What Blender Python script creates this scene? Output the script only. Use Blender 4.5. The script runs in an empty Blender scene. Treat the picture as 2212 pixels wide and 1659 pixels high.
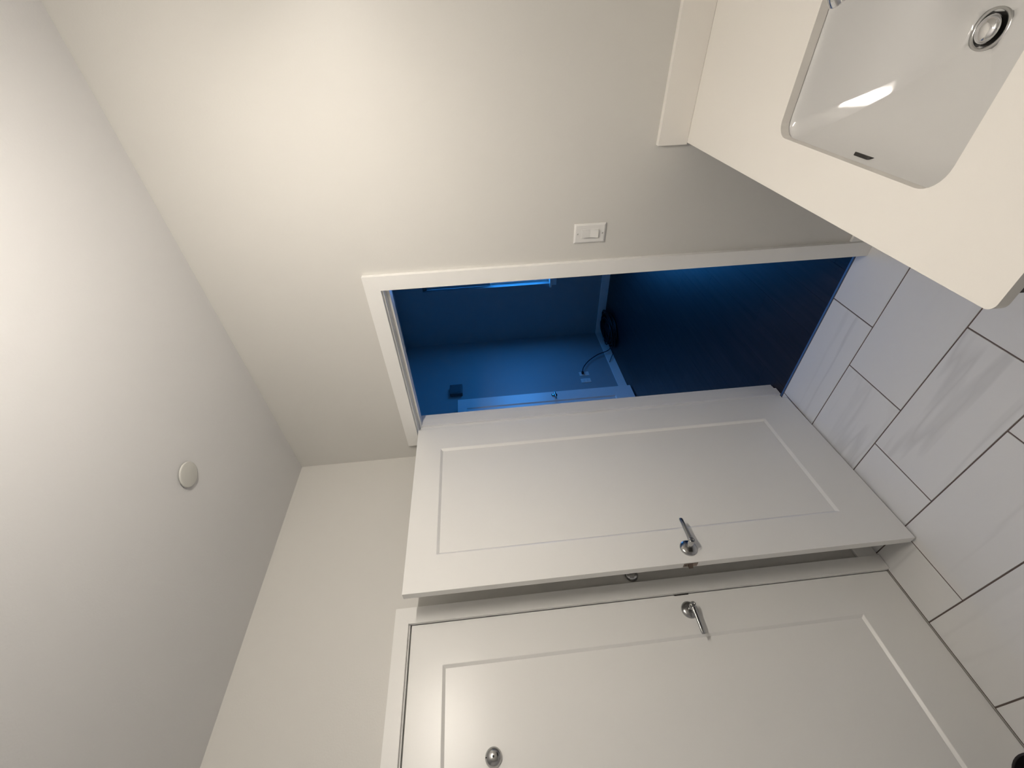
import bpy, bmesh, math, random
from mathutils import Vector, Matrix
random.seed(7)
C = bpy.context.scene.collection
PI = math.pi

# ------------------------------------------------------------------ camera
cd = bpy.data.cameras.new('camera')
cam = bpy.data.objects.new('camera', cd)
C.objects.link(cam)
CX = Vector((0.0981, -0.0277, -0.9948))
CY = Vector((-0.6519, 0.7536, -0.0853))
CX.normalize()
CY = (CY - CX * CY.dot(CX)).normalized()
CZ = CX.cross(CY)
cam.matrix_world = Matrix(((CX.x, CY.x, CZ.x, 1.5947), (CX.y, CY.y, CZ.y, 1.8689),
                           (CX.z, CY.z, CZ.z, 1.6516), (0, 0, 0, 1)))
cd.sensor_fit = 'HORIZONTAL'
cd.sensor_width = 36.0
cd.lens = 36.0 * 924.41 / 2212.0
cd.clip_start = 0.01
bpy.context.scene.camera = cam

# ------------------------------------------------------------------ world (dusk sky outside the bedroom window), exposure
w = bpy.data.worlds.new('dusk')
bpy.context.scene.world = w
w.use_nodes = True
bgn = w.node_tree.nodes['Background']
bgn.inputs['Color'].default_value = (0.03, 0.32, 1.0, 1)
bgn.inputs['Strength'].default_value = 8.5
vs = bpy.context.scene.view_settings
vs.view_transform = 'Standard'
vs.look = 'None'
vs.gamma = 1.0
vs.use_curve_mapping = False
vs.exposure = 0.0
LAMP = 186.0                       # strength of the bar light over the vanity

def portal(name, loc, rot, sx, sy):
    l = bpy.data.lights.new(name, 'AREA')
    l.shape = 'RECTANGLE'
    l.size, l.size_y = sx, sy
    o = bpy.data.objects.new(name, l)
    o.location = loc
    o.rotation_euler = rot
    C.objects.link(o)
    l.cycles.is_portal = True
    return o

# ------------------------------------------------------------------ materials
def mat(name, col, rough=0.5, metal=0.0, spec=0.5, bump=0.0, bscale=200.0, coat=0.0):
    m = bpy.data.materials.new(name)
    m.use_nodes = True
    nt = m.node_tree
    b = nt.nodes['Principled BSDF']
    b.inputs['Base Color'].default_value = (*col, 1)
    b.inputs['Roughness'].default_value = rough
    b.inputs['Metallic'].default_value = metal
    b.inputs['Specular IOR Level'].default_value = spec
    b.inputs['Coat Weight'].default_value = coat
    b.inputs['Coat Roughness'].default_value = 0.05
    if bump:
        tc = nt.nodes.new('ShaderNodeTexCoord')
        n = nt.nodes.new('ShaderNodeTexNoise')
        n.inputs['Scale'].default_value = bscale
        n.inputs['Detail'].default_value = 3
        bp = nt.nodes.new('ShaderNodeBump')
        bp.inputs['Strength'].default_value = bump
        bp.inputs['Distance'].default_value = 0.002
        nt.links.new(tc.outputs['Object'], n.inputs['Vector'])
        nt.links.new(n.outputs['Fac'], bp.inputs['Height'])
        nt.links.new(bp.outputs['Normal'], b.inputs['Normal'])
    return m

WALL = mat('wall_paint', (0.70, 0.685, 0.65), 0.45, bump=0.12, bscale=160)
BEDWALL_DIM = mat('dimmed_wall_paint', (0.38, 0.395, 0.41), 0.5, bump=0.12, bscale=160)  # white wall paint, darkened to hold down bounced light in the bedroom
CEIL = mat('ceiling_paint', (0.70, 0.695, 0.695), 0.7, bump=0.15, bscale=140)
TRIM = mat('trim_paint', (0.89, 0.88, 0.855), 0.33)
DOOR = mat('door_paint', (0.90, 0.89, 0.865), 0.30, bump=0.03, bscale=60)
NICKEL = mat('satin_nickel', (0.46, 0.46, 0.46), 0.20, 1.0)
CHROME = mat('chrome', (0.72, 0.72, 0.73), 0.07, 1.0)
DARKMET = mat('dark_recess', (0.02, 0.018, 0.016), 0.6)
PLASTIC = mat('white_plastic', (0.80, 0.79, 0.77), 0.35)
QUARTZ = mat('quartz', (0.88, 0.85, 0.80), 0.35, bump=0.02, bscale=300)
PORC = mat('porcelain', (0.70, 0.695, 0.685), 0.06, coat=0.5)
ESPRESSO = mat('espresso_wood', (0.018, 0.012, 0.010), 0.45, bump=0.1, bscale=40)
GROUT = mat('grout', (0.15, 0.115, 0.105), 0.9, bump=0.3, bscale=300)
BLACK = mat('black_plastic', (0.010, 0.009, 0.011), 0.55)
RUBBER = mat('black_cable', (0.008, 0.008, 0.010), 0.5)
BRONZE = mat('brown_steel', (0.22, 0.17, 0.14), 0.35, 1.0)
TAPE = mat('blue_strip', (0.085, 0.18, 0.38), 0.55)
def blind_mat():
    m = bpy.data.materials.new('blind_fabric')
    m.use_nodes = True
    nt = m.node_tree
    nt.nodes.clear()
    o = nt.nodes.new('ShaderNodeOutputMaterial')
    d = nt.nodes.new('ShaderNodeBsdfDiffuse'); d.inputs['Color'].default_value = (0.45, 0.47, 0.5, 1)
    t = nt.nodes.new('ShaderNodeBsdfTranslucent'); t.inputs['Color'].default_value = (0.30, 0.31, 0.33, 1)
    x = nt.nodes.new('ShaderNodeMixShader'); x.inputs[0].default_value = 0.4
    nt.links.new(d.outputs[0], x.inputs[1]); nt.links.new(t.outputs[0], x.inputs[2])
    nt.links.new(x.outputs[0], o.inputs['Surface'])
    return m
COVER = mat('cover_paint', (0.58, 0.575, 0.54), 0.35)
GREYBOX = mat('grey_plastic', (0.12, 0.12, 0.13), 0.5)
BLIND = blind_mat()

def tile_mat():
    m = mat('marble_tile', (0.6, 0.6, 0.6), 0.34)
    nt = m.node_tree
    b = nt.nodes['Principled BSDF']
    tc = nt.nodes.new('ShaderNodeTexCoord')
    oi = nt.nodes.new('ShaderNodeObjectInfo')
    mul = nt.nodes.new('ShaderNodeMath'); mul.operation = 'MULTIPLY'; mul.inputs[1].default_value = 37.0
    nt.links.new(oi.outputs['Random'], mul.inputs[0])
    mp = nt.nodes.new('ShaderNodeMapping')
    mp.inputs['Scale'].default_value = (3.0, 0.32, 1.0)
    mp.inputs['Rotation'].default_value = (0, 0, 0.10)
    nt.links.new(tc.outputs['Object'], mp.inputs['Vector'])
    cmb = nt.nodes.new('ShaderNodeCombineXYZ')
    nt.links.new(mul.outputs[0], cmb.inputs['Z'])
    nt.links.new(mul.outputs[0], cmb.inputs['X'])
    add = nt.nodes.new('ShaderNodeVectorMath'); add.operation = 'ADD'
    nt.links.new(mp.outputs[0], add.inputs[0])
    nt.links.new(cmb.outputs[0], add.inputs[1])
    n = nt.nodes.new('ShaderNodeTexNoise')
    n.inputs['Scale'].default_value = 1.6
    n.inputs['Detail'].default_value = 3.5
    n.inputs['Roughness'].default_value = 0.55
    nt.links.new(add.outputs[0], n.inputs['Vector'])
    # thin veins where the noise crosses the middle value
    d = nt.nodes.new('ShaderNodeMath'); d.operation = 'SUBTRACT'; d.inputs[1].default_value = 0.5
    nt.links.new(n.outputs['Fac'], d.inputs[0])
    a = nt.nodes.new('ShaderNodeMath'); a.operation = 'ABSOLUTE'
    nt.links.new(d.outputs[0], a.inputs[0])
    r = nt.nodes.new('ShaderNodeValToRGB')
    r.color_ramp.elements[0].position = 0.0
    r.color_ramp.elements[0].color = (0.75, 0.745, 0.74, 1)
    r.color_ramp.elements[1].position = 0.035
    r.color_ramp.elements[1].color = (0.86, 0.855, 0.85, 1)
    nt.links.new(a.outputs[0], r.inputs['Fac'])
    n2 = nt.nodes.new('ShaderNodeTexNoise')
    n2.inputs['Scale'].default_value = 0.9
    nt.links.new(add.outputs[0], n2.inputs['Vector'])
    mx = nt.nodes.new('ShaderNodeMix'); mx.data_type = 'RGBA'
    mr = nt.nodes.new('ShaderNodeMapRange')
    mr.inputs['From Min'].default_value = 0.42
    mr.inputs['From Max'].default_value = 0.58
    nt.links.new(n2.outputs['Fac'], mr.inputs['Value'])
    nt.links.new(mr.outputs[0], mx.inputs['Factor'])
    mx.inputs['A'].default_value = (0.86, 0.855, 0.85, 1)
    nt.links.new(r.outputs['Color'], mx.inputs['B'])
    nt.links.new(mx.outputs['Result'], b.inputs['Base Color'])
    return m
TILE = tile_mat()

def wood_mat():
    m = mat('dark_wood', (0.05, 0.035, 0.03), 0.42)
    nt = m.node_tree
    b = nt.nodes['Principled BSDF']
    tc = nt.nodes.new('ShaderNodeTexCoord')
    oi = nt.nodes.new('ShaderNodeObjectInfo')
    mp = nt.nodes.new('ShaderNodeMapping')
    mp.inputs['Scale'].default_value = (1.2, 22.0, 1.0)
    nt.links.new(tc.outputs['Object'], mp.inputs['Vector'])
    n = nt.nodes.new('ShaderNodeTexNoise')
    n.noise_dimensions = '4D'
    n.inputs['Scale'].default_value = 2.0
    n.inputs['Detail'].default_value = 5
    nt.links.new(mp.outputs[0], n.inputs['Vector'])
    mul = nt.nodes.new('ShaderNodeMath'); mul.operation = 'MULTIPLY'; mul.inputs[1].default_value = 50
    nt.links.new(oi.outputs['Random'], mul.inputs[0])
    nt.links.new(mul.outputs[0], n.inputs['W'])
    r = nt.nodes.new('ShaderNodeValToRGB')
    r.color_ramp.elements[0].position = 0.3
    r.color_ramp.elements[0].color = (0.009, 0.007, 0.010, 1)
    r.color_ramp.elements[1].position = 0.7
    r.color_ramp.elements[1].color = (0.028, 0.021, 0.024, 1)
    nt.links.new(n.outputs['Fac'], r.inputs['Fac'])
    nt.links.new(r.outputs['Color'], b.inputs['Base Color'])
    return m
WOOD = wood_mat()

def emit(name, col, s):
    m = bpy.data.materials.new(name)
    m.use_nodes = True
    b = m.node_tree.nodes['Principled BSDF']
    b.inputs['Base Color'].default_value = (0.9, 0.9, 0.88, 1)
    b.inputs['Emission Color'].default_value = (*col, 1)
    b.inputs['Emission Strength'].default_value = s
    return m
GLOW = emit('lit_diffuser', (1.0, 0.925, 0.825), LAMP)
GLOW_TOP = emit('lit_diffuser_top', (1.0, 0.925, 0.84), LAMP * 0.075)
GLOW_END = emit('lit_diffuser_end', (1.0, 0.925, 0.825), LAMP * 1.1)
GLOW_LOW = emit('lit_diffuser_low', (1.0, 0.925, 0.825), LAMP * 0.20)

def glass_mat():
    m = bpy.data.materials.new('window_glass')
    m.use_nodes = True
    nt = m.node_tree
    nt.nodes.clear()
    o = nt.nodes.new('ShaderNodeOutputMaterial')
    t = nt.nodes.new('ShaderNodeBsdfTransparent')
    g = nt.nodes.new('ShaderNodeBsdfGlossy')
    g.inputs['Roughness'].default_value = 0.02
    x = nt.nodes.new('ShaderNodeMixShader')
    x.inputs[0].default_value = 0.06
    nt.links.new(t.outputs[0], x.inputs[1])
    nt.links.new(g.outputs[0], x.inputs[2])
    nt.links.new(x.outputs[0], o.inputs['Surface'])
    return m
GLASS = glass_mat()

# ------------------------------------------------------------------ helpers
def obj(name, bm, m, parent=None, smooth=False, bevel=0.0, segs=2):
    bmesh.ops.recalc_face_normals(bm, faces=bm.faces)
    me = bpy.data.meshes.new(name)
    bm.to_mesh(me)
    bm.free()
    o = bpy.data.objects.new(name, me)
    me.materials.append(m)
    C.objects.link(o)
    if parent is not None:
        o.parent = parent
    if smooth:
        for p in me.polygons:
            p.use_smooth = True
    if bevel:
        b = o.modifiers.new('bevel', 'BEVEL')
        b.width = bevel
        b.segments = segs
        b.limit_method = 'ANGLE'
        b.angle_limit = math.radians(40)
    return o

def tag(o, label, cat, group=None, kind=None):
    o['label'] = label
    o['category'] = cat
    if group:
        o['group'] = group
    if kind:
        o['kind'] = kind
    return o

def struct(o, label, cat):
    return tag(o, label, cat, kind='structure')

def empty(name, loc=(0, 0, 0), rz=0.0):
    o = bpy.data.objects.new(name, None)
    o.empty_display_size = 0.05
    o.location = loc
    o.rotation_euler = (0, 0, rz)
    C.objects.link(o)
    return o

def box(bm, x0, x1, y0, y1, z0, z1):
    vs = [bm.verts.new(p) for p in ((x0, y0, z0), (x1, y0, z0), (x1, y1, z0), (x0, y1, z0),
                                    (x0, y0, z1), (x1, y0, z1), (x1, y1, z1), (x0, y1, z1))]
    for f in ((0, 3, 2, 1), (4, 5, 6, 7), (0, 1, 5, 4), (1, 2, 6, 5), (2, 3, 7, 6), (3, 0, 4, 7)):
        bm.faces.new([vs[i] for i in f])
    return bm

def B(*a):
    return box(bmesh.new(), *a)

def prism(bm, pts, d):
    """extrude the planar loop pts (3-D) by the vector d"""
    d = Vector(d)
    a = [bm.verts.new(p) for p in pts]
    b = [bm.verts.new(Vector(p) + d) for p in pts]
    bm.faces.new(a)
    bm.faces.new(list(reversed(b)))
    n = len(pts)
    for i in range(n):
        j = (i + 1) % n
        bm.faces.new((a[i], b[i], b[j], a[j]))
    return bm

def lathe(bm, prof, axis='z', n=32, origin=(0, 0, 0)):
    """prof: (radius, height) list, closed at the ends with radius 0"""
    o = Vector(origin)
    def pt(r, h, t):
        c, s = r * math.cos(t), r * math.sin(t)
        return o + (Vector((c, s, h)) if axis == 'z' else Vector((h, c, s)) if axis == 'x' else Vector((s, h, c)))
    rings = []
    for r, h in prof:
        if r < 1e-6:
            rings.append([bm.verts.new(pt(0, h, 0))])
        else:
            rings.append([bm.verts.new(pt(r, h, 2 * PI * i / n)) for i in range(n)])
    for a, b in zip(rings, rings[1:]):
        for i in range(n):
            j = (i + 1) % n
            if len(a) == 1:
                bm.faces.new((a[0], b[j], b[i]))
            elif len(b) == 1:
                bm.faces.new((a[i], a[j], b[0]))
            else:
                bm.faces.new((a[i], a[j], b[j], b[i]))
    for r in (rings[0], rings[-1]):
        if len(r) > 1:
            bm.faces.new(r)
    return bm

def tube(bm, pts, r, n=8):
    pts = [Vector(p) for p in pts]
    rings = []
    up = Vector((0.13, 0.27, 1)).normalized()
    for i, p in enumerate(pts):
        t = (pts[min(i + 1, len(pts) - 1)] - pts[max(i - 1, 0)]).normalized()
        a = t.cross(up)
        if a.length < 0.05:
            a = t.cross(Vector((1, 0, 0)))
        a.normalize()
        b = t.cross(a)
        rings.append([bm.verts.new(p + (a * math.cos(2 * PI * k / n) + b * math.sin(2 * PI * k / n)) * r) for k in range(n)])
    for a, b in zip(rings, rings[1:]):
        for k in range(n):
            j = (k + 1) % n
            bm.faces.new((a[k], a[j], b[j], b[k]))
    bm.faces.new(rings[0])
    bm.faces.new(list(reversed(rings[-1])))
    return bm

def smooth_path(ps, sub=8):
    ps = [Vector(p) for p in ps]
    out = []
    for i in range(len(ps) - 1):
        p0, p1, p2, p3 = ps[max(i - 1, 0)], ps[i], ps[i + 1], ps[min(i + 2, len(ps) - 1)]
        for k in range(sub):
            t = k / sub
            out.append(0.5 * ((2 * p1) + (p2 - p0) * t + (2 * p0 - 5 * p1 + 4 * p2 - p3) * t * t + (3 * p1 - p0 - 3 * p2 + p3) * t ** 3))
    out.append(ps[-1])
    return out

def rrect(cx, cy, hx, hy, r, n=8):
    """counter-clockwise rounded rectangle, 4*(n+1) points; r may be a list of four"""
    rs = r if isinstance(r, (list, tuple)) else [r] * 4
    pts = []
    for q, (sx, sy) in enumerate(((1, 1), (-1, 1), (-1, -1), (1, -1))):
        rr = min(rs[q], hx * 0.99, hy * 0.99)
        for k in range(n + 1):
            a = PI / 2 * q + PI / 2 * k / n
            pts.append((cx + sx * (hx - rr) + rr * math.cos(a), cy + sy * (hy - rr) + rr * math.sin(a)))
    return pts

# ------------------------------------------------------------------ dimensions
H = 2.714                          # ceiling
XE, YE = 2.60, 2.08                # bathroom far sides
WT = 0.125                         # thickness of the wall with the doorway
JL, JR, JH = 0.176, 1.037, 2.040   # faces of the doorway jamb
BX, BY0, BY1 = -3.25, -1.55, 1.60  # bedroom
CL0, CL1, CLH = 0.884, 1.762, 2.048  # closet opening (jamb faces)

# ------------------------------------------------------------------ shell of the bathroom
yo0, yo1, zo = JL - 0.018, JR + 0.018, JH + 0.018
bm = prism(bmesh.new(), [(0, BY0 - 0.1, -0.02), (0, yo0, -0.02), (0, yo0, zo), (0, yo1, zo), (0, yo1, -0.02),
                         (0, YE + 0.1, -0.02), (0, YE + 0.1, H + 0.06), (0, BY0 - 0.1, H + 0.06)], (-WT, 0, 0))
struct(obj('wall_back', bm, WALL), 'cream painted wall with the doorway to the dark blue room and the light switch', 'wall')
xo0, xo1, zc = CL0 - 0.018, CL1 + 0.018, CLH + 0.018
bm = prism(bmesh.new(), [(0, 0, -0.02), (xo0, 0, -0.02), (xo0, 0, zc), (xo1, 0, zc), (xo1, 0, -0.02),
                         (XE + 0.1, 0, -0.02), (XE + 0.1, 0, H + 0.06), (0, 0, H + 0.06)], (0, -0.115, 0))
struct(obj('wall_left', bm, WALL), 'cream wall behind the open door, holding the closed panelled door', 'wall')
struct(obj('wall_right', B(0, XE + 0.1, YE, YE + 0.1, -0.02, H + 0.06), WALL), 'plain painted wall behind the vanity', 'wall')
struct(obj('wall_front', B(XE, XE + 0.1, 0, YE, -0.02, H + 0.06), WALL), 'plain painted wall at the far end of the bathroom', 'wall')
struct(obj('ceiling', B(0, XE, 0, YE, H, H + 0.06), CEIL), 'smooth white bathroom ceiling with one small round cover', 'ceiling')

# floor: grout bed with marble-look tiles laid one by one
floor = struct(obj('floor', B(-0.036, XE, 0.0, YE, -0.04, -0.0022), GROUT),
               'bathroom floor of large pale marble look tiles with brown grout', 'floor')
rows = [(-0.034, 0.216, 0.809), (0.216, 0.517, 0.606), (0.517, 0.813, 0.408), (0.813, 1.099, 0.805),
        (1.099, 1.375, 0.606), (1.375, 1.668, 0.405), (1.668, 1.966, 0.804), (1.966, 2.264, 0.606),
        (2.264, 2.562, 0.405), (2.562, 2.598, 0.804)]
G = 0.0025
def make_tile(x0, x1, y0, y1):
    cx, cy = (x0 + x1) / 2, (y0 + y1) / 2
    b = B(x0 + G - cx, x1 - G - cx, y0 + G - cy, y1 - G - cy, -0.006, 0.0)
    o = obj('tile', b, TILE, floor, bevel=0.0008, segs=1)
    o.location = (cx, cy, random.uniform(-0.0002, 0.0002))
for x0, x1, j in rows:
    cuts = [0.003] + [v for v in (j + 0.6 * k for k in range(-3, 5)) if 0.02 < v < YE - 0.02] + [YE - 0.002]
    for y0, y1 in zip(cuts, cuts[1:]):
        # tiles in the doorway row stop at the wall outside the opening
        if x0 < 0:
            p = [(x1 - G, y0 + G), (x1 - G, y1 - G)]
            if y0 < JL < y1:
                p += [(x0 + G, y1 - G), (x0 + G, JL + 0.001), (0.001 + G, JL + 0.001), (0.001 + G, y0 + G)]
            elif y0 < JR < y1:
                p += [(0.001 + G, y1 - G), (0.001 + G, JR - 0.001), (x0 + G, JR - 0.001), (x0 + G, y0 + G)]
            elif y1 <= JL or y0 >= JR:
                p += [(0.001 + G, y1 - G), (0.001 + G, y0 + G)]
            else:
                p += [(x0 + G, y1 - G), (x0 + G, y0 + G)]
            cx, cy = (x0 + x1) / 2, (y0 + y1) / 2
            o = obj('tile', prism(bmesh.new(), [(px - cx, py - cy, -0.006) for px, py in p], (0, 0, 0.006)), TILE, floor, bevel=0.0008, segs=1)
            o.location = (cx, cy, 0)
        else:
            make_tile(x0, x1, y0, y1)

tag(obj('threshold_strip', prism(bmesh.new(), [(-0.048, JL + 0.002, -0.012), (-0.036, JL + 0.002, -0.012), (-0.036, JL + 0.002, 0.0012), (-0.0385, JL + 0.002, 0.0018), (-0.0475, JL + 0.002, -0.0008)],
                                        (0, JR - JL - 0.004, 0)), TAPE),
    'thin blue strip along the tile edge in the open doorway', 'floor strip')

# ------------------------------------------------------------------ doorway trim (trim_1): casing boards, jambs, stops
T = 0.019
CW = 0.066
ci0, ci1, cih = JL - 0.003, JR + 0.0055, JH + 0.005
co0, co1, coh = ci0 - 0.062, ci1 + 0.062, cih + 0.062
t1 = struct(empty('trim_1', (0, 0.6, 0)), 'white flat casing and jamb around the open doorway', 'door trim')
def wb(p): return [(a, b - 0.6, c) for a, b, c in p]
def pr(name, pts, d, m, par, bevel=0.0005):
    return obj(name, prism(bmesh.new(), pts, d), m, par, bevel=bevel, segs=2)
for side in (0, -WT - T):
    pr('side_casing', wb([(side, co1, 0.001), (side, ci1, 0.001), (side, ci1, cih), (side, co1, coh)]), (T, 0, 0), TRIM, t1)
    pr('side_casing', wb([(side, co0, 0.001), (side, ci0, 0.001), (side, ci0, cih), (side, co0, coh)]), (T, 0, 0), TRIM, t1)
    pr('head_casing', wb([(side, co0, coh), (side, ci0, cih), (side, ci1, cih), (side, co1, coh)]), (T, 0, 0), TRIM, t1)
def bx(name, a, m, par, off=(0, 0, 0), bevel=0.0012):
    return obj(name, B(a[0] - off[0], a[1] - off[0], a[2] - off[1], a[3] - off[1], a[4] - off[2], a[5] - off[2]), m, par, bevel=bevel)
o1 = (0, 0.6, 0)
bx('side_jamb', (-WT, -0.0002, yo0, JL, 0.001, JH), TRIM, t1, o1)
bx('side_jamb', (-WT, -0.0002, JR, yo1, 0.001, JH), TRIM, t1, o1)
bx('head_jamb', (-WT, -0.0002, yo0, yo1, JH, zo), TRIM, t1, o1)
bx('door_stop', (-0.098, -0.048, JL, JL + 0.012, 0.001, JH - 0.012), TRIM, t1, o1)
bx('door_stop', (-0.098, -0.048, JR - 0.012, JR, 0.001, JH - 0.012), TRIM, t1, o1)
bx('door_stop', (-0.098, -0.048, JL, JR, JH - 0.012, JH), TRIM, t1, o1)

# closet trim (trim_2)
t2 = struct(empty('trim_2', (1.32, 0, 0)), 'white flat casing around the closed door beside the open one', 'door trim')
def wl(p): return [(a - 1.32, b, c) for a, b, c in p]
k0, k1, kh = CL0 + 0.0025, CL1 + 0.005, CLH + 0.005
q0, q1, qh = k0 - 0.062, k1 + 0.062, kh + 0.056
pr('side_casing', wl([(q0, 0, 0.001), (k0, 0, 0.001), (k0, 0, kh), (q0, 0, qh)]), (0, T, 0), TRIM, t2)
pr('side_casing', wl([(q1, 0, 0.001), (k1, 0, 0.001), (k1, 0, kh), (q1, 0, qh)]), (0, T, 0), TRIM, t2)
pr('head_casing', wl([(q0, 0, qh), (k0, 0, kh), (k1, 0, kh), (q1, 0, qh)]), (0, T, 0), TRIM, t2)
o2 = (1.32, 0, 0)
bx('side_jamb', (xo0, CL0, -0.115, -0.0002, 0.001, CLH), TRIM, t2, o2)
bx('side_jamb', (CL1, xo1, -0.115, -0.0002, 0.001, CLH), TRIM, t2, o2)
bx('head_jamb', (xo0, xo1, -0.115, -0.0002, CLH, zc), TRIM, t2, o2)
bx('door_stop', (CL0, CL0 + 0.012, -0.085, -0.043, 0.001, CLH - 0.012), TRIM, t2, o2)
bx('door_stop', (CL1 - 0.012, CL1, -0.085, -0.043, 0.001, CLH - 0.012), TRIM, t2, o2)
bx('door_stop', (CL0, CL1, -0.085, -0.043, CLH - 0.012, CLH), TRIM, t2, o2)

# baseboards
def baseboard(name, a, label):
    return struct(obj(name, B(*a), TRIM, bevel=0.002), label, 'baseboard')
baseboard('baseboard_left', (0.0002, q0 - 0.0005, 0.0002, 0.012, 0.001, 0.094), 'white baseboard low on the wall behind the open door')
baseboard('baseboard_back', (0.0002, 0.012, co1 + 0.0005, YE - 0.001, 0.001, 0.100), 'white baseboard between the doorway casing and the vanity')
baseboard('baseboard_right', (1.105, XE, YE - 0.012, YE - 0.0002, 0.001, 0.100), 'white baseboard on the wall past the vanity')

# ------------------------------------------------------------------ doors
def shaker(wd, ht, th, stile, zt, zb, dep=0.010, slope=0.011):
    """slab between x 0..wd, y -th..0, z 0..ht with a sunk field on both faces"""
    bm = bmesh.new()
    def ring(x0, x1, z0, z1, y):
        return [bm.verts.new(p) for p in ((x0, y, z0), (x1, y, z0), (x1, y, z1), (x0, y, z1))]
    outs = []
    for y, s in ((0, -1), (-th, 1)):
        a = ring(0, wd, 0, ht, y)
        b = ring(stile, wd - stile, zb, zt, y)
        d = ring(stile + slope, wd - stile - slope, zb + slope, zt - slope, y + s * dep)
        for p, q in ((a, b), (b, d)):
            for i in range(4):
                j = (i + 1) % 4
                bm.faces.new((p[i], p[j], q[j], q[i]))
        outs.append((a, d))
    for k in (0, 1):
        p, q = outs[0][k], outs[1][k]
        for i in range(4):
            j = (i + 1) % 4
            bm.faces.new((p[i], p[j], q[j], q[i]))
    return bm

def lever_set(parent, x, z, y, s, dirx, push=True, name='door_handle'):
    """rose, hub and flat lever on the face at y; s = +1 sticks out to +y; dirx = lever direction"""
    h = obj(name, lathe(bmesh.new(), [(0, 0), (0.0335, 0), (0.0335, 0.003), (0.0315, 0.0062), (0.026, 0.0098), (0.018, 0.0122), (0.0125, 0.0135), (0.0122, 0.0135), (0, 0.0135)], 'y', 40), NICKEL, parent, smooth=True)
    h['label'] = 'round satin nickel rose with a straight lever'
    h.location = (x, y, z)
    if s < 0:
        h.rotation_euler = (PI, 0, 0)
    sz = 1 if s > 0 else -1
    hub = obj('hub', lathe(bmesh.new(), [(0, 0.010), (0.0118, 0.010), (0.0105, 0.030), (0.0105, 0.0595), (0.0095, 0.061), (0.005, 0.061), (0.0045, 0.0602), (0.002, 0.0602), (0, 0.0602)], 'y', 28), NICKEL, h, smooth=True)
    bm = bmesh.new()
    sec = [(0.0, 0.0075, 0.0105), (0.012, 0.007, 0.0098), (0.03, 0.0052, 0.0085), (0.06, 0.0047, 0.0075), (0.100, 0.0045, 0.007), (0.106, 0.0032, 0.0055)]
    rings = []
    for px, hy, hz in sec:
        bow = 0.051 - 0.004 * (px / 0.1) ** 2
        rings.append([bm.verts.new((dirx * px, bow + yy, zz)) for yy, zz in
                      [(hy, hz * .6), (hy * .6, hz), (-hy * .6, hz), (-hy, hz * .6), (-hy, -hz * .6), (-hy * .6, -hz), (hy * .6, -hz), (hy, -hz * .6)]])
    for a, b in zip(rings, rings[1:]):
        for i in range(8):
            j = (i + 1) % 8
            bm.faces.new((a[i], a[j], b[j], b[i]))
    bm.faces.new(rings[0]); bm.faces.new(list(reversed(rings[-1])))
    lv = obj('lever', bm, NICKEL, h, smooth=True)
    return h

DH = 2.025
def make_door(name, loc, rz, wd, label, handle_x, handle_z, both=True, stile=0.1458, zt=1.903, zb=0.2095, lev=-1, back=True, ht=DH):
    d = struct(empty(name, loc, rz), label, 'door')
    slab = obj('door_slab', shaker(wd, ht, 0.035, stile, zt, zb), DOOR, d, bevel=0.0015)
    obj('inset_panel', B(stile + 0.0105, wd - stile - 0.0105, -0.026, -0.009, zb + 0.0105, zt - 0.0105), DOOR, d)
    lever_set(d, handle_x, handle_z, 0.0, 1, lev)
    if back:
        lever_set(d, handle_x, handle_z, -0.035, -1, lev)
    return d

# door_1: opened about 92 degrees, hinged on the jamb next to the corner
DW = 0.8605
d1 = make_door('door_1', (0.0101, JL + 0.041, 0.012), 0.0343, DW,
               'white door with one sunk panel standing open in front of the wall', 0.802, 0.904)
lp = obj('latch_plate', B(-0.0004, 0.0008, -0.0125, 0.0125, -0.028, 0.028), BRONZE, d1, bevel=0.0004)
lp.location = (DW, -0.0175, 0.917)
obj('latch_bolt', prism(bmesh.new(), [(0.0005, -0.008, -0.009), (0.011, -0.008, -0.009), (0.0005, 0.008, -0.009)], (0, 0, 0.018)), BRONZE, lp, bevel=0.0008)
obj('latch_hole', B(0.0006, 0.0010, -0.004, 0.004, 0.016, 0.023), DARKMET, lp)
for hz in (0.25, 1.05, 1.76):
    bm = lathe(bmesh.new(), [(0, -0.046), (0.004, -0.046), (0.006, -0.044), (0.006, 0.044), (0.004, 0.046), (0, 0.046)], 'z', 14)
    hg = obj('hinge', bm, NICKEL, d1, smooth=True)
    hg.location = (-0.0045, -0.0385, hz)
    box_ = obj('hinge_leaf', B(-0.0012, 0.0004, 0.003, 0.030, -0.0445, 0.0445), NICKEL, hg)
    box_.location = (0.004, 0.0035, 0)
    box_.rotation_euler = (0, 0, 0)

# door_2: closed closet door, flush with the wall
d2 = make_door('door_2', (CL0 + 0.0045, 0.0, 0.004), 0.0, CL1 - CL0 - 0.009,
               'closed white panelled door with a round hook high on its panel', 0.0625, 0.905, lev=1, back=False, stile=0.1525,
               zt=1.9105, zb=0.2225, ht=2.0385)
sp = obj('latch_plate', B(-0.0044, 0.0030, -0.030, 0.0010, -0.030, 0.030), DARKMET, d2)
sp['label'] = 'dark latch in the gap between door and jamb'
sp.location = (0, 0, 0.915)
# floor-to-ceiling shell behind the closed door so that its gaps look into a dark closet
bm = bmesh.new()
box(bm, 0.02, 2.3, -0.75, -0.70, -0.04, 2.3)
box(bm, -0.0, 0.05, -0.70, -0.116, -0.04, 2.3)
box(bm, 2.25, 2.3, -0.70, -0.116, -0.04, 2.3)
box(bm, 0.05, 2.25, -0.70, -0.116, 2.25, 2.3)
box(bm, -0.1, 2.3, -0.70, 0.0, -0.04, -0.003)
struct(obj('wall_closet', bm, WALL), 'plain inside of the closet behind the closed door', 'wall')

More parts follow.
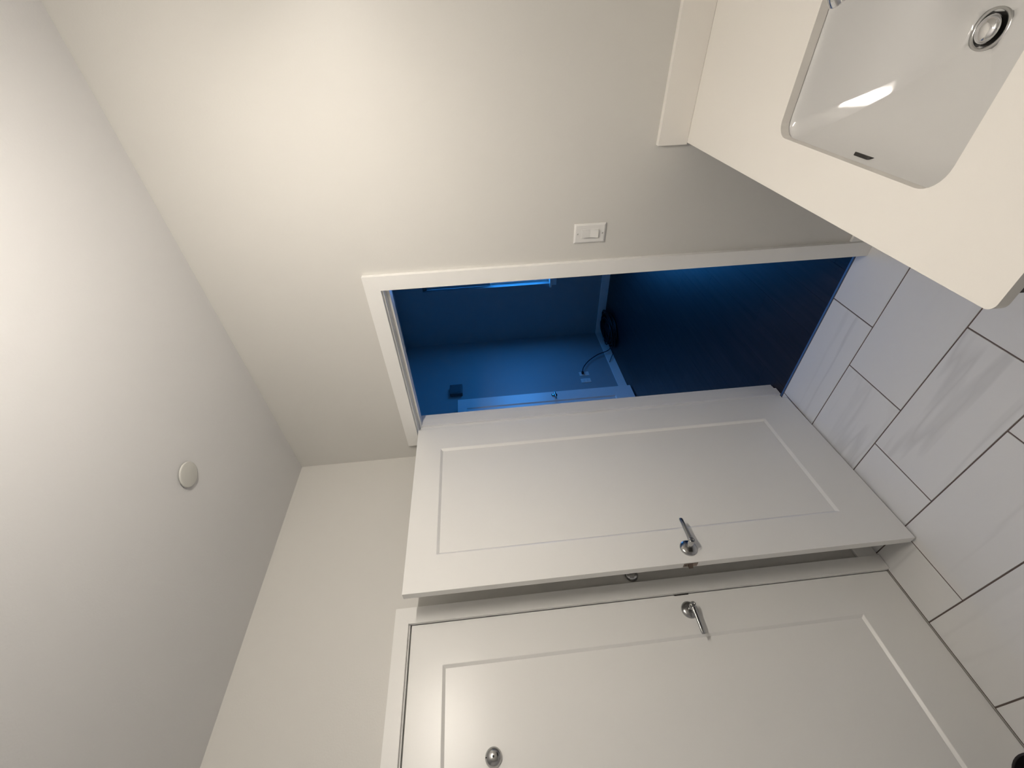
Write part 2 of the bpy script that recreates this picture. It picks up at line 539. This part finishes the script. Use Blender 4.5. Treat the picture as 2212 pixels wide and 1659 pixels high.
# ------------------------------------------------------------------ hooks on door and wall
def hook(name, loc, label, slot):
    h = tag(empty(name, loc), label, 'hook', 'round metal hooks by the doors')
    pl = obj('plate', lathe(bmesh.new(), [(0, 0), (0.0275, 0), (0.0285, 0.003), (0.0275, 0.009), (0.0240, 0.0150), (0.0180, 0.0195), (0.0100, 0.0220), (0, 0.0228)], 'y', 40), NICKEL, h, smooth=True)
    sl = obj('slot', B(-0.0016, 0.0016, 0.0095, 0.0165, 0.014, 0.0265) if slot == 0 else B(-0.003, 0.003, 0.012, 0.0232, -0.020, 0.012), DARKMET, h)
    if slot == 0:
        kn = obj('screw_hole', lathe(bmesh.new(), [(0, 0.0222), (0.0035, 0.0222), (0.0035, 0.0234), (0, 0.0234)], 'y', 16), DARKMET, h)
    return h
hook('robe_hook', (1.327, -0.0092, 1.739), 'round domed metal hook high on the panel of the closed door', 0)
hook('robe_hook', (0.787, 0.0, 1.101), 'round metal hook on the wall, half hidden behind the open door edge', 1)

# ------------------------------------------------------------------ light switch on the doorway wall
sw = tag(empty('light_switch', (0, 1.2154, 1.2116)), 'white rocker light switch on the wall beside the doorway', 'switch')
def plate_bm(hy, hz, t, b=0.004):
    bm = bmesh.new()
    a = [bm.verts.new((0.0003, y, z)) for y, z in ((-hy, -hz), (hy, -hz), (hy, hz), (-hy, hz))]
    c = [bm.verts.new((t * .55, y, z)) for y, z in ((-hy, -hz), (hy, -hz), (hy, hz), (-hy, hz))]
    d = [bm.verts.new((t, y, z)) for y, z in ((-hy + b, -hz + b), (hy - b, -hz + b), (hy - b, hz - b), (-hy + b, hz - b))]
    for p, q in ((a, c), (c, d)):
        for i in range(4):
            j = (i + 1) % 4
            bm.faces.new((p[i], p[j], q[j], q[i]))
    bm.faces.new(d); bm.faces.new(list(reversed(a)))
    return bm
obj('cover_plate', plate_bm(0.0375, 0.0615, 0.0085, 0.006), PLASTIC, sw, bevel=0.001)
obj('rocker_frame', B(0.0084, 0.0098, -0.0185, 0.0185, -0.0350, 0.0350), PLASTIC, sw, bevel=0.0008)
rk = prism(bmesh.new(), [(0.0095, 0.0160, 0.0315), (0.0112, 0.0160, 0.0315), (0.0102, 0.0160, 0.0), (0.0158, 0.0160, -0.0315), (0.0095, 0.0160, -0.0315)], (0, -0.032, 0))
obj('rocker', rk, PLASTIC, sw, bevel=0.0006)
for z in (-0.0485, 0.0485):
    s_ = obj('screw', lathe(bmesh.new(), [(0, 0.0084), (0.0035, 0.0084), (0.0032, 0.0096), (0.0012, 0.0098), (0, 0.0092)], 'x', 14), PLASTIC, sw, smooth=True)
    s_.location = (0, 0, z)
    sl = obj('screw_slot', B(0.0093, 0.00995, -0.0006, 0.0006, -0.0028, 0.0028), DARKMET, s_)
    sl.rotation_euler = (0.6, 0, 0)

# ------------------------------------------------------------------ sprinkler cover on the ceiling
sc = tag(empty('sprinkler_cover', (0.578, 0.695, H)), 'small round white cover plate on the ceiling', 'cover plate')
obj('cap', lathe(bmesh.new(), [(0, -0.0110), (0.0405, -0.0110), (0.0430, -0.0103), (0.0445, -0.0085), (0.0447, -0.0060), (0.0430, -0.0052), (0, -0.0052)], 'z', 48), COVER, sc, smooth=True)
obj('neck', lathe(bmesh.new(), [(0, 0.0), (0.034, 0.0), (0.034, -0.0056), (0, -0.0056)], 'z', 32), DARKMET, sc, smooth=True)

# ------------------------------------------------------------------ vanity: countertop, basin, cabinet, faucet
ZC = 0.9061
VX, VY = 1.122, 1.5145
BXC, BYC, BHX, BHY = 0.7175, 1.808, 0.2275, 0.1835
ct = tag(empty('countertop', (0.56, 1.80, ZC)), 'cream white vanity countertop with a cut-out for the sink', 'countertop')
bm = bmesh.new()
outer = []
for k in range(9):                       # rounded free corner
    a = -PI / 2 + PI / 2 * k / 8
    outer.append((VX - 0.014 + 0.014 * math.cos(a), VY + 0.014 + 0.014 * math.sin(a)))
outer += [(VX, YE - 0.0005), (0.0005, YE - 0.0005), (0.0005, VY)]
inner = rrect(BXC, BYC, BHX, BHY, [0.05, 0.045, 0.032, 0.045], 8)
def loop_edges(pts):
    v = [bm.verts.new((x - 0.56, y - 1.80, 0)) for x, y in pts]
    return [bm.edges.new((v[i], v[(i + 1) % len(v)])) for i in range(len(v))]
es = loop_edges(outer) + loop_edges(inner)
bmesh.ops.triangle_fill(bm, use_beauty=True, use_dissolve=False, edges=es)
g = bmesh.ops.extrude_face_region(bm, geom=list(bm.faces))
bmesh.ops.translate(bm, vec=(0, 0, -0.020), verts=[v for v in g['geom'] if isinstance(v, bmesh.types.BMVert)])
obj('stone_slab', bm, QUARTZ, ct, bevel=0.0012)
obj('side_splash', B(0.0003 - 0.56, 0.0205 - 0.56, VY - 1.80 - 0.006, YE - 1.80 - 0.0215, 0.0003, 0.1010), QUARTZ, ct, bevel=0.001)
obj('back_splash', B(0.0003 - 0.56, VX - 0.56, YE - 1.80 - 0.0205, YE - 1.80 - 0.0003, 0.0003, 0.1010), QUARTZ, ct, bevel=0.001)

bs = tag(empty('sink_basin', (BXC, BYC, ZC - 0.0205)), 'white undermount sink basin set into the cream countertop', 'sink')
DX, DY = 0.728 - BXC, 1.823 - BYC
bm = bmesh.new()
rings = []
edge = rrect(0, 0, BHX + 0.003, BHY + 0.003, [0.05, 0.045, 0.034, 0.045], 8)
n = len(edge)
def bowl_z(x, y, e):
    dx, dy = x - DX, y - DY
    zf = -0.142 + 2.0 * dx * dx + 0.78 * dy * dy
    return min(zf, -0.012) * (1 - math.exp(-(e / 0.020) ** 1.15))
for f in (1, .995, .988, .978, .965, .95, .93, .905, .875, .84, .79, .73, .66, .58, .5, .42, .34, .27, .2, .14, .08, .04, 0):
    ring = []
    for i, (ex_, ey_) in enumerate(edge):
        vx, vy = ex_ - DX, ey_ - DY
        dist = math.hypot(vx, vy)
        rr_ = 0.0345 + (dist - 0.0345) * f
        px, py = vx / dist * rr_, vy / dist * rr_
        ring.append(bm.verts.new((px + DX, py + DY, bowl_z(px + DX, py + DY, dist - rr_))))
    rings.append(ring)
zd = sum(v.co.z for v in rings[-1]) / n
for v in rings[-1]:
    v.co.z = zd
rings.append([bm.verts.new((v.co.x * 0.9 + DX * 0.1, v.co.y * 0.9 + DY * 0.1, zd - 0.010)) for v in rings[-1]])
for a, b in zip(rings, rings[1:]):
    for i in range(n):
        j = (i + 1) % n
        bm.faces.new((a[i], a[j], b[j], b[i]))
bowl = obj('bowl', bm, PORC, bs, smooth=True)
bowl.data.flip_normals() if bowl.data.polygons[0].normal.z < 0 else None
so = bowl.modifiers.new('shell', 'SOLIDIFY')
so.thickness = 0.008
so.offset = -1
dr = obj('drain', lathe(bmesh.new(), [(0, -0.010), (0.0245, -0.010), (0.0250, 0.0010), (0.0265, 0.0022), (0.0300, 0.0024), (0.0330, 0.0014), (0.0342, -0.0004), (0.0300, -0.004), (0.0300, -0.012), (0, -0.012)], 'z', 40), NICKEL, bs, smooth=True)
dr['label'] = 'chrome drain ring with a domed stopper'
dr.location = (DX, DY, zd - 0.0015)
obj('stopper', lathe(bmesh.new(), [(0, 0.0125), (0.008, 0.0120), (0.0155, 0.0103), (0.0200, 0.0070), (0.0208, 0.0045), (0.0170, 0.0020), (0.008, -0.009), (0, -0.009)], 'z', 36), CHROME, dr, smooth=True)
obj('drain_well', lathe(bmesh.new(), [(0, -0.0098), (0.0244, -0.0098), (0.0244, -0.0085), (0, -0.0085)], 'z', 32), DARKMET, dr)
# overflow opening on the front wall of the bowl
ov = obj('overflow_hole', prism(bmesh.new(), [(x, 0, z) for x, z in rrect(0, 0, 0.0235, 0.0082, 0.0080, 6)], (0, 0.006, 0)), DARKMET, bs)
ov.location = (0.004, -BHY + 0.0022, -0.0225)
ov.rotation_euler = (-0.2, 0, 0)

fc = tag(empty('faucet', (0.722, 2.015, ZC + 0.0004)), 'chrome faucet with its spout reaching over the sink basin', 'faucet')
obj('body', lathe(bmesh.new(), [(0, 0), (0.027, 0), (0.027, 0.004), (0.022, 0.008), (0.0205, 0.012), (0.0195, 0.115), (0.017, 0.120), (0, 0.120)], 'z', 32), CHROME, fc, smooth=True)
bm = tube(bmesh.new(), smooth_path([(0, -0.005, 0.098), (0, -0.05, 0.128), (0, -0.10, 0.142), (0, -0.135, 0.139), (0, -0.150, 0.128)], 6), 0.0125, 20)
obj('spout', bm, CHROME, fc, smooth=True)
bm = tube(bmesh.new(), [(0, 0.0, 0.118), (0, 0.002, 0.135), (0, 0.022, 0.158), (0, 0.055, 0.175)], 0.007, 14)
obj('handle', bm, CHROME, fc, smooth=True)

vc = tag(empty('vanity_cabinet', (0.56, 1.80, 0)), 'dark espresso vanity cabinet under the cream countertop', 'cabinet')
X0, X1, Y0, Y1, Z1 = 0.003 - .56, 1.104 - .56, 1.5330 - 1.80, YE - 0.001 - 1.80, ZC - 0.0206
obj('carcass', B(X0, X1 - 0.018, Y0 + 0.02, Y1, 0.10, 0.72), ESPRESSO, vc, bevel=0.001)
obj('side_panel', B(X1 - 0.018, X1, Y0, Y1, 0.001, Z1), ESPRESSO, vc, bevel=0.001)
obj('side_panel', B(X0, X0 + 0.018, Y0, Y1, 0.72, Z1), ESPRESSO, vc, bevel=0.001)
obj('top_rail', B(X0 + 0.018, X1 - 0.018, Y0 + 0.002, Y0 + 0.022, 0.721, Z1), ESPRESSO, vc, bevel=0.001)
obj('toe_board', B(X0, X1 - 0.018, Y0 + 0.07, Y0 + 0.085, 0.001, 0.10), ESPRESSO, vc)
mid = (X0 + X1) / 2
for a, b, hx in ((X0 + 0.004, mid - 0.002, mid - 0.04), (mid + 0.002, X1 - 0.020, mid + 0.04)):
    dd = obj('cabinet_door', B(a, b, Y0 - 0.000, Y0 + 0.0195, 0.104, 0.718), ESPRESSO, vc, bevel=0.0015)
    bm = tube(bmesh.new(), smooth_path([(hx, Y0 - 0.0, 0.55), (hx, Y0 - 0.022, 0.555), (hx, Y0 - 0.025, 0.61), (hx, Y0 - 0.022, 0.665), (hx, Y0 - 0.0, 0.67)], 5), 0.005, 10)
    obj('handle', bm, NICKEL, dd, smooth=True)

# bar light above the mirror place (just outside the frame)
vl = tag(empty('vanity_light', (0.86, YE, 2.165)), 'bar light glowing on the wall above the vanity', 'lamp')
obj('back_plate', B(-0.12, 0.12, -0.022, -0.0005, -0.055, 0.055), NICKEL, vl, bevel=0.003)
obj('arm', B(-0.012, 0.012, -0.093, -0.021, -0.012, 0.012), NICKEL, vl, bevel=0.002)
bm = lathe(bmesh.new(), [(0, -0.25), (0.030, -0.25), (0.034, -0.246), (0.034, 0.246), (0.030, 0.25), (0, 0.25)], 'x', 24)
df = obj('diffuser', bm, GLOW, vl, smooth=True)
df.data.materials.append(GLOW_TOP)
df.data.materials.append(GLOW_END)
df.data.materials.append(GLOW_LOW)
for p in df.data.polygons:               # the strip shines outwards and down, its upper side only glows
    if abs(p.normal.x) > 0.9:
        p.material_index = 2
    elif p.normal.z > 0.5 or p.normal.y > 0.3:
        p.material_index = 1
    elif p.normal.y > -0.75:
        p.material_index = 3
df.location = (0, -0.115, 0)
for sx in (-1, 1):
    cp = obj('end_cap', lathe(bmesh.new(), [(0, 0), (0.016, 0), (0.016, 0.006), (0.013, 0.010), (0, 0.010)], 'x', 24), NICKEL, vl, smooth=True)
    cp.location = (sx * 0.2505, -0.115, 0)
    cp.scale = (sx, 1, 1)

# black round bin peeking in at the corner of the frame
wb_ = tag(empty('waste_bin', (1.63, 0.32, 0.0)), 'black round waste bin just peeking in beside the closed door', 'bin')
obj('bucket', lathe(bmesh.new(), [(0, 0.0008), (0.098, 0.0008), (0.102, 0.006), (0.120, 0.296), (0.120, 0.300), (0.116, 0.300), (0.115, 0.296), (0.098, 0.012), (0, 0.012)], 'z', 48), BLACK, wb_, smooth=True)

# ------------------------------------------------------------------ bedroom beyond the doorway
fl2 = struct(obj('floor', B(BX, -0.0365, BY0, BY1, -0.06, -0.014), ESPRESSO), 'dark wood plank floor of the blue lit bedroom', 'floor')
PW = 0.178
y = BY0
ri = 0
while y < BY1 - 0.01:
    y1 = min(y + PW, BY1)
    x = BX - random.uniform(0.0, 0.9)
    while x < -0.05:
        x1 = x + 1.22
        a, b_ = max(x, BX), min(x1, -WT if (y < JL or y1 > JR) else -0.048)
        if y < JR < y1 or y < JL < y1:
            b_ = min(x1, -WT)
        if b_ - a > 0.02:
            cx, cy = (a + b_) / 2, (y + y1) / 2
            o = obj('plank', B(a + .0004 - cx, b_ - .0004 - cx, y + .0004 - cy, y1 - .0004 - cy, -0.010, 0.0), WOOD, fl2)
            o.location = (cx, cy, -0.003)
        x = x1
    y = y1
    ri += 1
# doorway leftovers next to the jambs
for a, b_ in ((JL + 0.001, BY0 + PW * 10 - 0.001), (BY0 + PW * 14 + 0.001, JR - 0.001)):
    if b_ - a > 0.01:
        o = obj('plank', B(-0.0375, 0.0375, -(b_ - a) / 2, (b_ - a) / 2, -0.010, 0.0), WOOD, fl2)
        o.location = (-WT + 0.0385, (a + b_) / 2, -0.003)

WY0, WY1, WZ0, WZ1 = -0.735, 0.765, 0.76, 2.36
bm = bmesh.new()
e0, e1 = BY0 - 0.1, BY1 + 0.1
for a in ((e0, WY0, -0.06, H + 0.06), (WY1, e1, -0.06, H + 0.06), (WY0, WY1, -0.06, WZ0), (WY0, WY1, WZ1, H + 0.06)):
    box(bm, BX - 0.13, BX, *a)
bmesh.ops.remove_doubles(bm, verts=bm.verts, dist=1e-5)
struct(obj('wall_far', bm, BEDWALL_DIM), 'far bedroom wall with the window, dark against the dusk', 'wall')
struct(obj('wall_far_left', B(BX, -WT, BY0 - 0.1, BY0, -0.06, H + 0.06), BEDWALL_DIM), 'bedroom wall lit blue, with two outlets', 'wall')
struct(obj('wall_far_right', B(BX, -WT, BY1, BY1 + 0.1, -0.06, H + 0.06), BEDWALL_DIM), 'bedroom wall opposite the blue lit one', 'wall')
struct(obj('ceiling', B(BX, -WT, BY0, BY1, H, H + 0.06), CEIL), 'bedroom ceiling seen as a thin blue band', 'ceiling')
baseboard('baseboard_far', (BX + 0.0002, BX + 0.012, BY0 + 0.0125, BY1 - 0.001, -0.002, 0.102), 'baseboard under the bedroom window wall')
baseboard('baseboard_far_left', (BX + 0.0002, -WT - 0.001, BY0 + 0.0002, BY0 + 0.012, -0.002, 0.102), 'blue lit baseboard below the two outlets')

wn = struct(empty('window_1', (BX, (WY0 + WY1) / 2, WZ0)), 'bedroom window glowing blue behind the doorway casing', 'window')
hy = (WY1 - WY0) / 2
hz = WZ1 - WZ0
obj('sill', B(-0.13, 0.028, -hy - 0.045, hy + 0.045, -0.012, 0.010), TRIM, wn, bevel=0.002)
obj('apron', B(0.0004, 0.013, -hy - 0.02, hy + 0.02, -0.075, -0.0125), TRIM, wn, bevel=0.002)
fr_ = bmesh.new()
for a in ((-hy + .0, -hy + .045, 0.01, hz), (hy - .045, hy, 0.01, hz), (-hy + .045, hy - .045, 0.01, 0.06), (-hy + .045, hy - .045, hz - .05, hz), (-hy + .045, hy - .045, hz * .475 - .02, hz * .475 + .02)):
    box(fr_, -0.115, -0.075, *a)
obj('frame', fr_, TRIM, wn)
for z0, z1 in ((0.06, hz * .475 - .02), (hz * .475 + .02, hz - .05)):
    obj('pane', B(-0.097, -0.093, -hy + .045, hy - .045, z0, z1), GLASS, wn)
bl = obj('blind', B(-0.052, -0.050, -hy + .004, hy - .004, hz * .475, hz - 0.03), BLIND, wn)
obj('blind_roller', lathe(bmesh.new(), [(0, -hy + .004), (0.02, -hy + .004), (0.02, hy - .004), (0, hy - .004)], 'y', 16, (-0.045, 0, hz - 0.024)), BLIND, bl, smooth=True)
portal('window_portal', (BX - 0.14, (WY0 + WY1) / 2, (WZ0 + WZ1) / 2), (0, -PI / 2, 0), hz, 2 * hy)

# bedroom door folded open near the blue wall
d3 = make_door('door_3', (-1.15, -1.45, 0.008), PI, 0.8605, 'blue lit panelled door standing open near the bedroom wall', 0.802, 0.90, lev=-1, back=False, ht=2.0)
# make its visible face look towards the doorway: the slab's front is turned with the door, so shift it in depth
d3.rotation_euler = (0, 0, 0)
d3.location = (-2.0105, -1.45, 0.008)
for ch in list(d3.children):
    if ch.name.startswith('door_handle'):
        ch.location.x = 0.0595
        for g_ in ch.children:
            if g_.name.startswith('lever'):
                g_.scale.x = -1

# small box high on the blue wall
db = tag(empty('door_chime', (-2.262, BY0, 2.035)), 'small box high on the blue lit wall above the bedroom door', 'wall box')
obj('housing', B(-0.082, 0.082, 0.0004, 0.05, -0.075, 0.075), GREYBOX, db, bevel=0.006)
obj('front_panel', B(-0.062, 0.062, 0.0495, 0.053, -0.055, 0.055), GREYBOX, db, bevel=0.002)

def outlet(loc, label):
    o = tag(empty('wall_outlet', loc), label, 'outlet', 'outlets low on the bedroom wall')
    obj('cover_plate', B(-0.037, 0.037, 0.0004, 0.006, -0.06, 0.06), PLASTIC, o, bevel=0.002)
    for z in (-0.02, 0.02):
        s = obj('socket', B(-0.017, 0.017, 0.0058, 0.0078, z - 0.0145, z + 0.0145), PLASTIC, o, bevel=0.003)
        for x in (-0.006, 0.006):
            obj('slot', B(x - 0.001, x + 0.001, 0.0076, 0.0081, z - 0.003, z + 0.006), DARKMET, s)
    return o
outlet((-2.392, BY0, 0.455), 'bedroom wall outlet with a black cable plugged in')
outlet((-2.265, BY0, 0.460), 'empty wall outlet between the cabled outlet and the bedroom door')

# heap of black cable and its lead up to the outlet
cc = tag(empty('cable_coil', (-2.92, -1.28, 0)), 'heap of coiled black cable on the dark floor in the bedroom corner', 'cable')
path = []
rnd = random.Random(3)
for i in range(260):
    t = i / 260
    a = i * 0.31
    r = 0.17 + 0.05 * math.sin(i * 0.113) + 0.03 * math.sin(i * .57)
    path.append((r * 1.25 * math.cos(a) + 0.05 * math.sin(i * .05), r * 0.85 * math.sin(a) + 0.03 * math.cos(i * .071) , 0.006 + 0.075 * abs(math.sin(i * 0.037)) * (0.6 + 0.4 * math.sin(i * .21))))
obj('coil', tube(bmesh.new(), path, 0.0075, 7), RUBBER, cc, smooth=True)
path = [(r * 1.0, s, z) for r, s, z in [(0.23 * math.cos(i * .28) , 0.16 * math.sin(i * .28) , 0.012 + 0.05 * (0.5 + 0.5 * math.sin(i * 0.11))) for i in range(200)]]
obj('coil', tube(bmesh.new(), [(x - 0.02, y + 0.02, z) for x, y, z in path], 0.0095, 7), RUBBER, cc, smooth=True)
bx_ = obj('adapter', B(-0.10, 0.10, -0.05, 0.05, 0.0, 0.055), BLACK, cc, bevel=0.008)
bx_.location = (-0.02, 0.0, 0.0)
L = lambda p: tuple(Vector(p) - Vector((-2.92, -1.28, 0)))
obj('lead', tube(bmesh.new(), smooth_path([L((-2.394, -1.5365, 0.472)), L((-2.405, -1.505, 0.474)), L((-2.50, -1.515, 0.432)), L((-2.62, -1.522, 0.335)), L((-2.715, -1.515, 0.20)), L((-2.765, -1.50, 0.055)), L((-2.80, -1.44, 0.012)), L((-2.85, -1.36, 0.02))], 8), 0.0055, 8), RUBBER, cc, smooth=True)
obj('tie', tube(bmesh.new(), smooth_path([L((-2.70, -1.50, 0.006)), L((-2.63, -1.52, 0.05)), L((-2.56, -1.53, 0.088))], 5), 0.004, 6), RUBBER, cc, smooth=True)
obj('plug', B(-0.014, 0.014, -0.011, 0.016, -0.014, 0.014), RUBBER, cc, bevel=0.003).location = L((-2.393, -1.5302, 0.474))
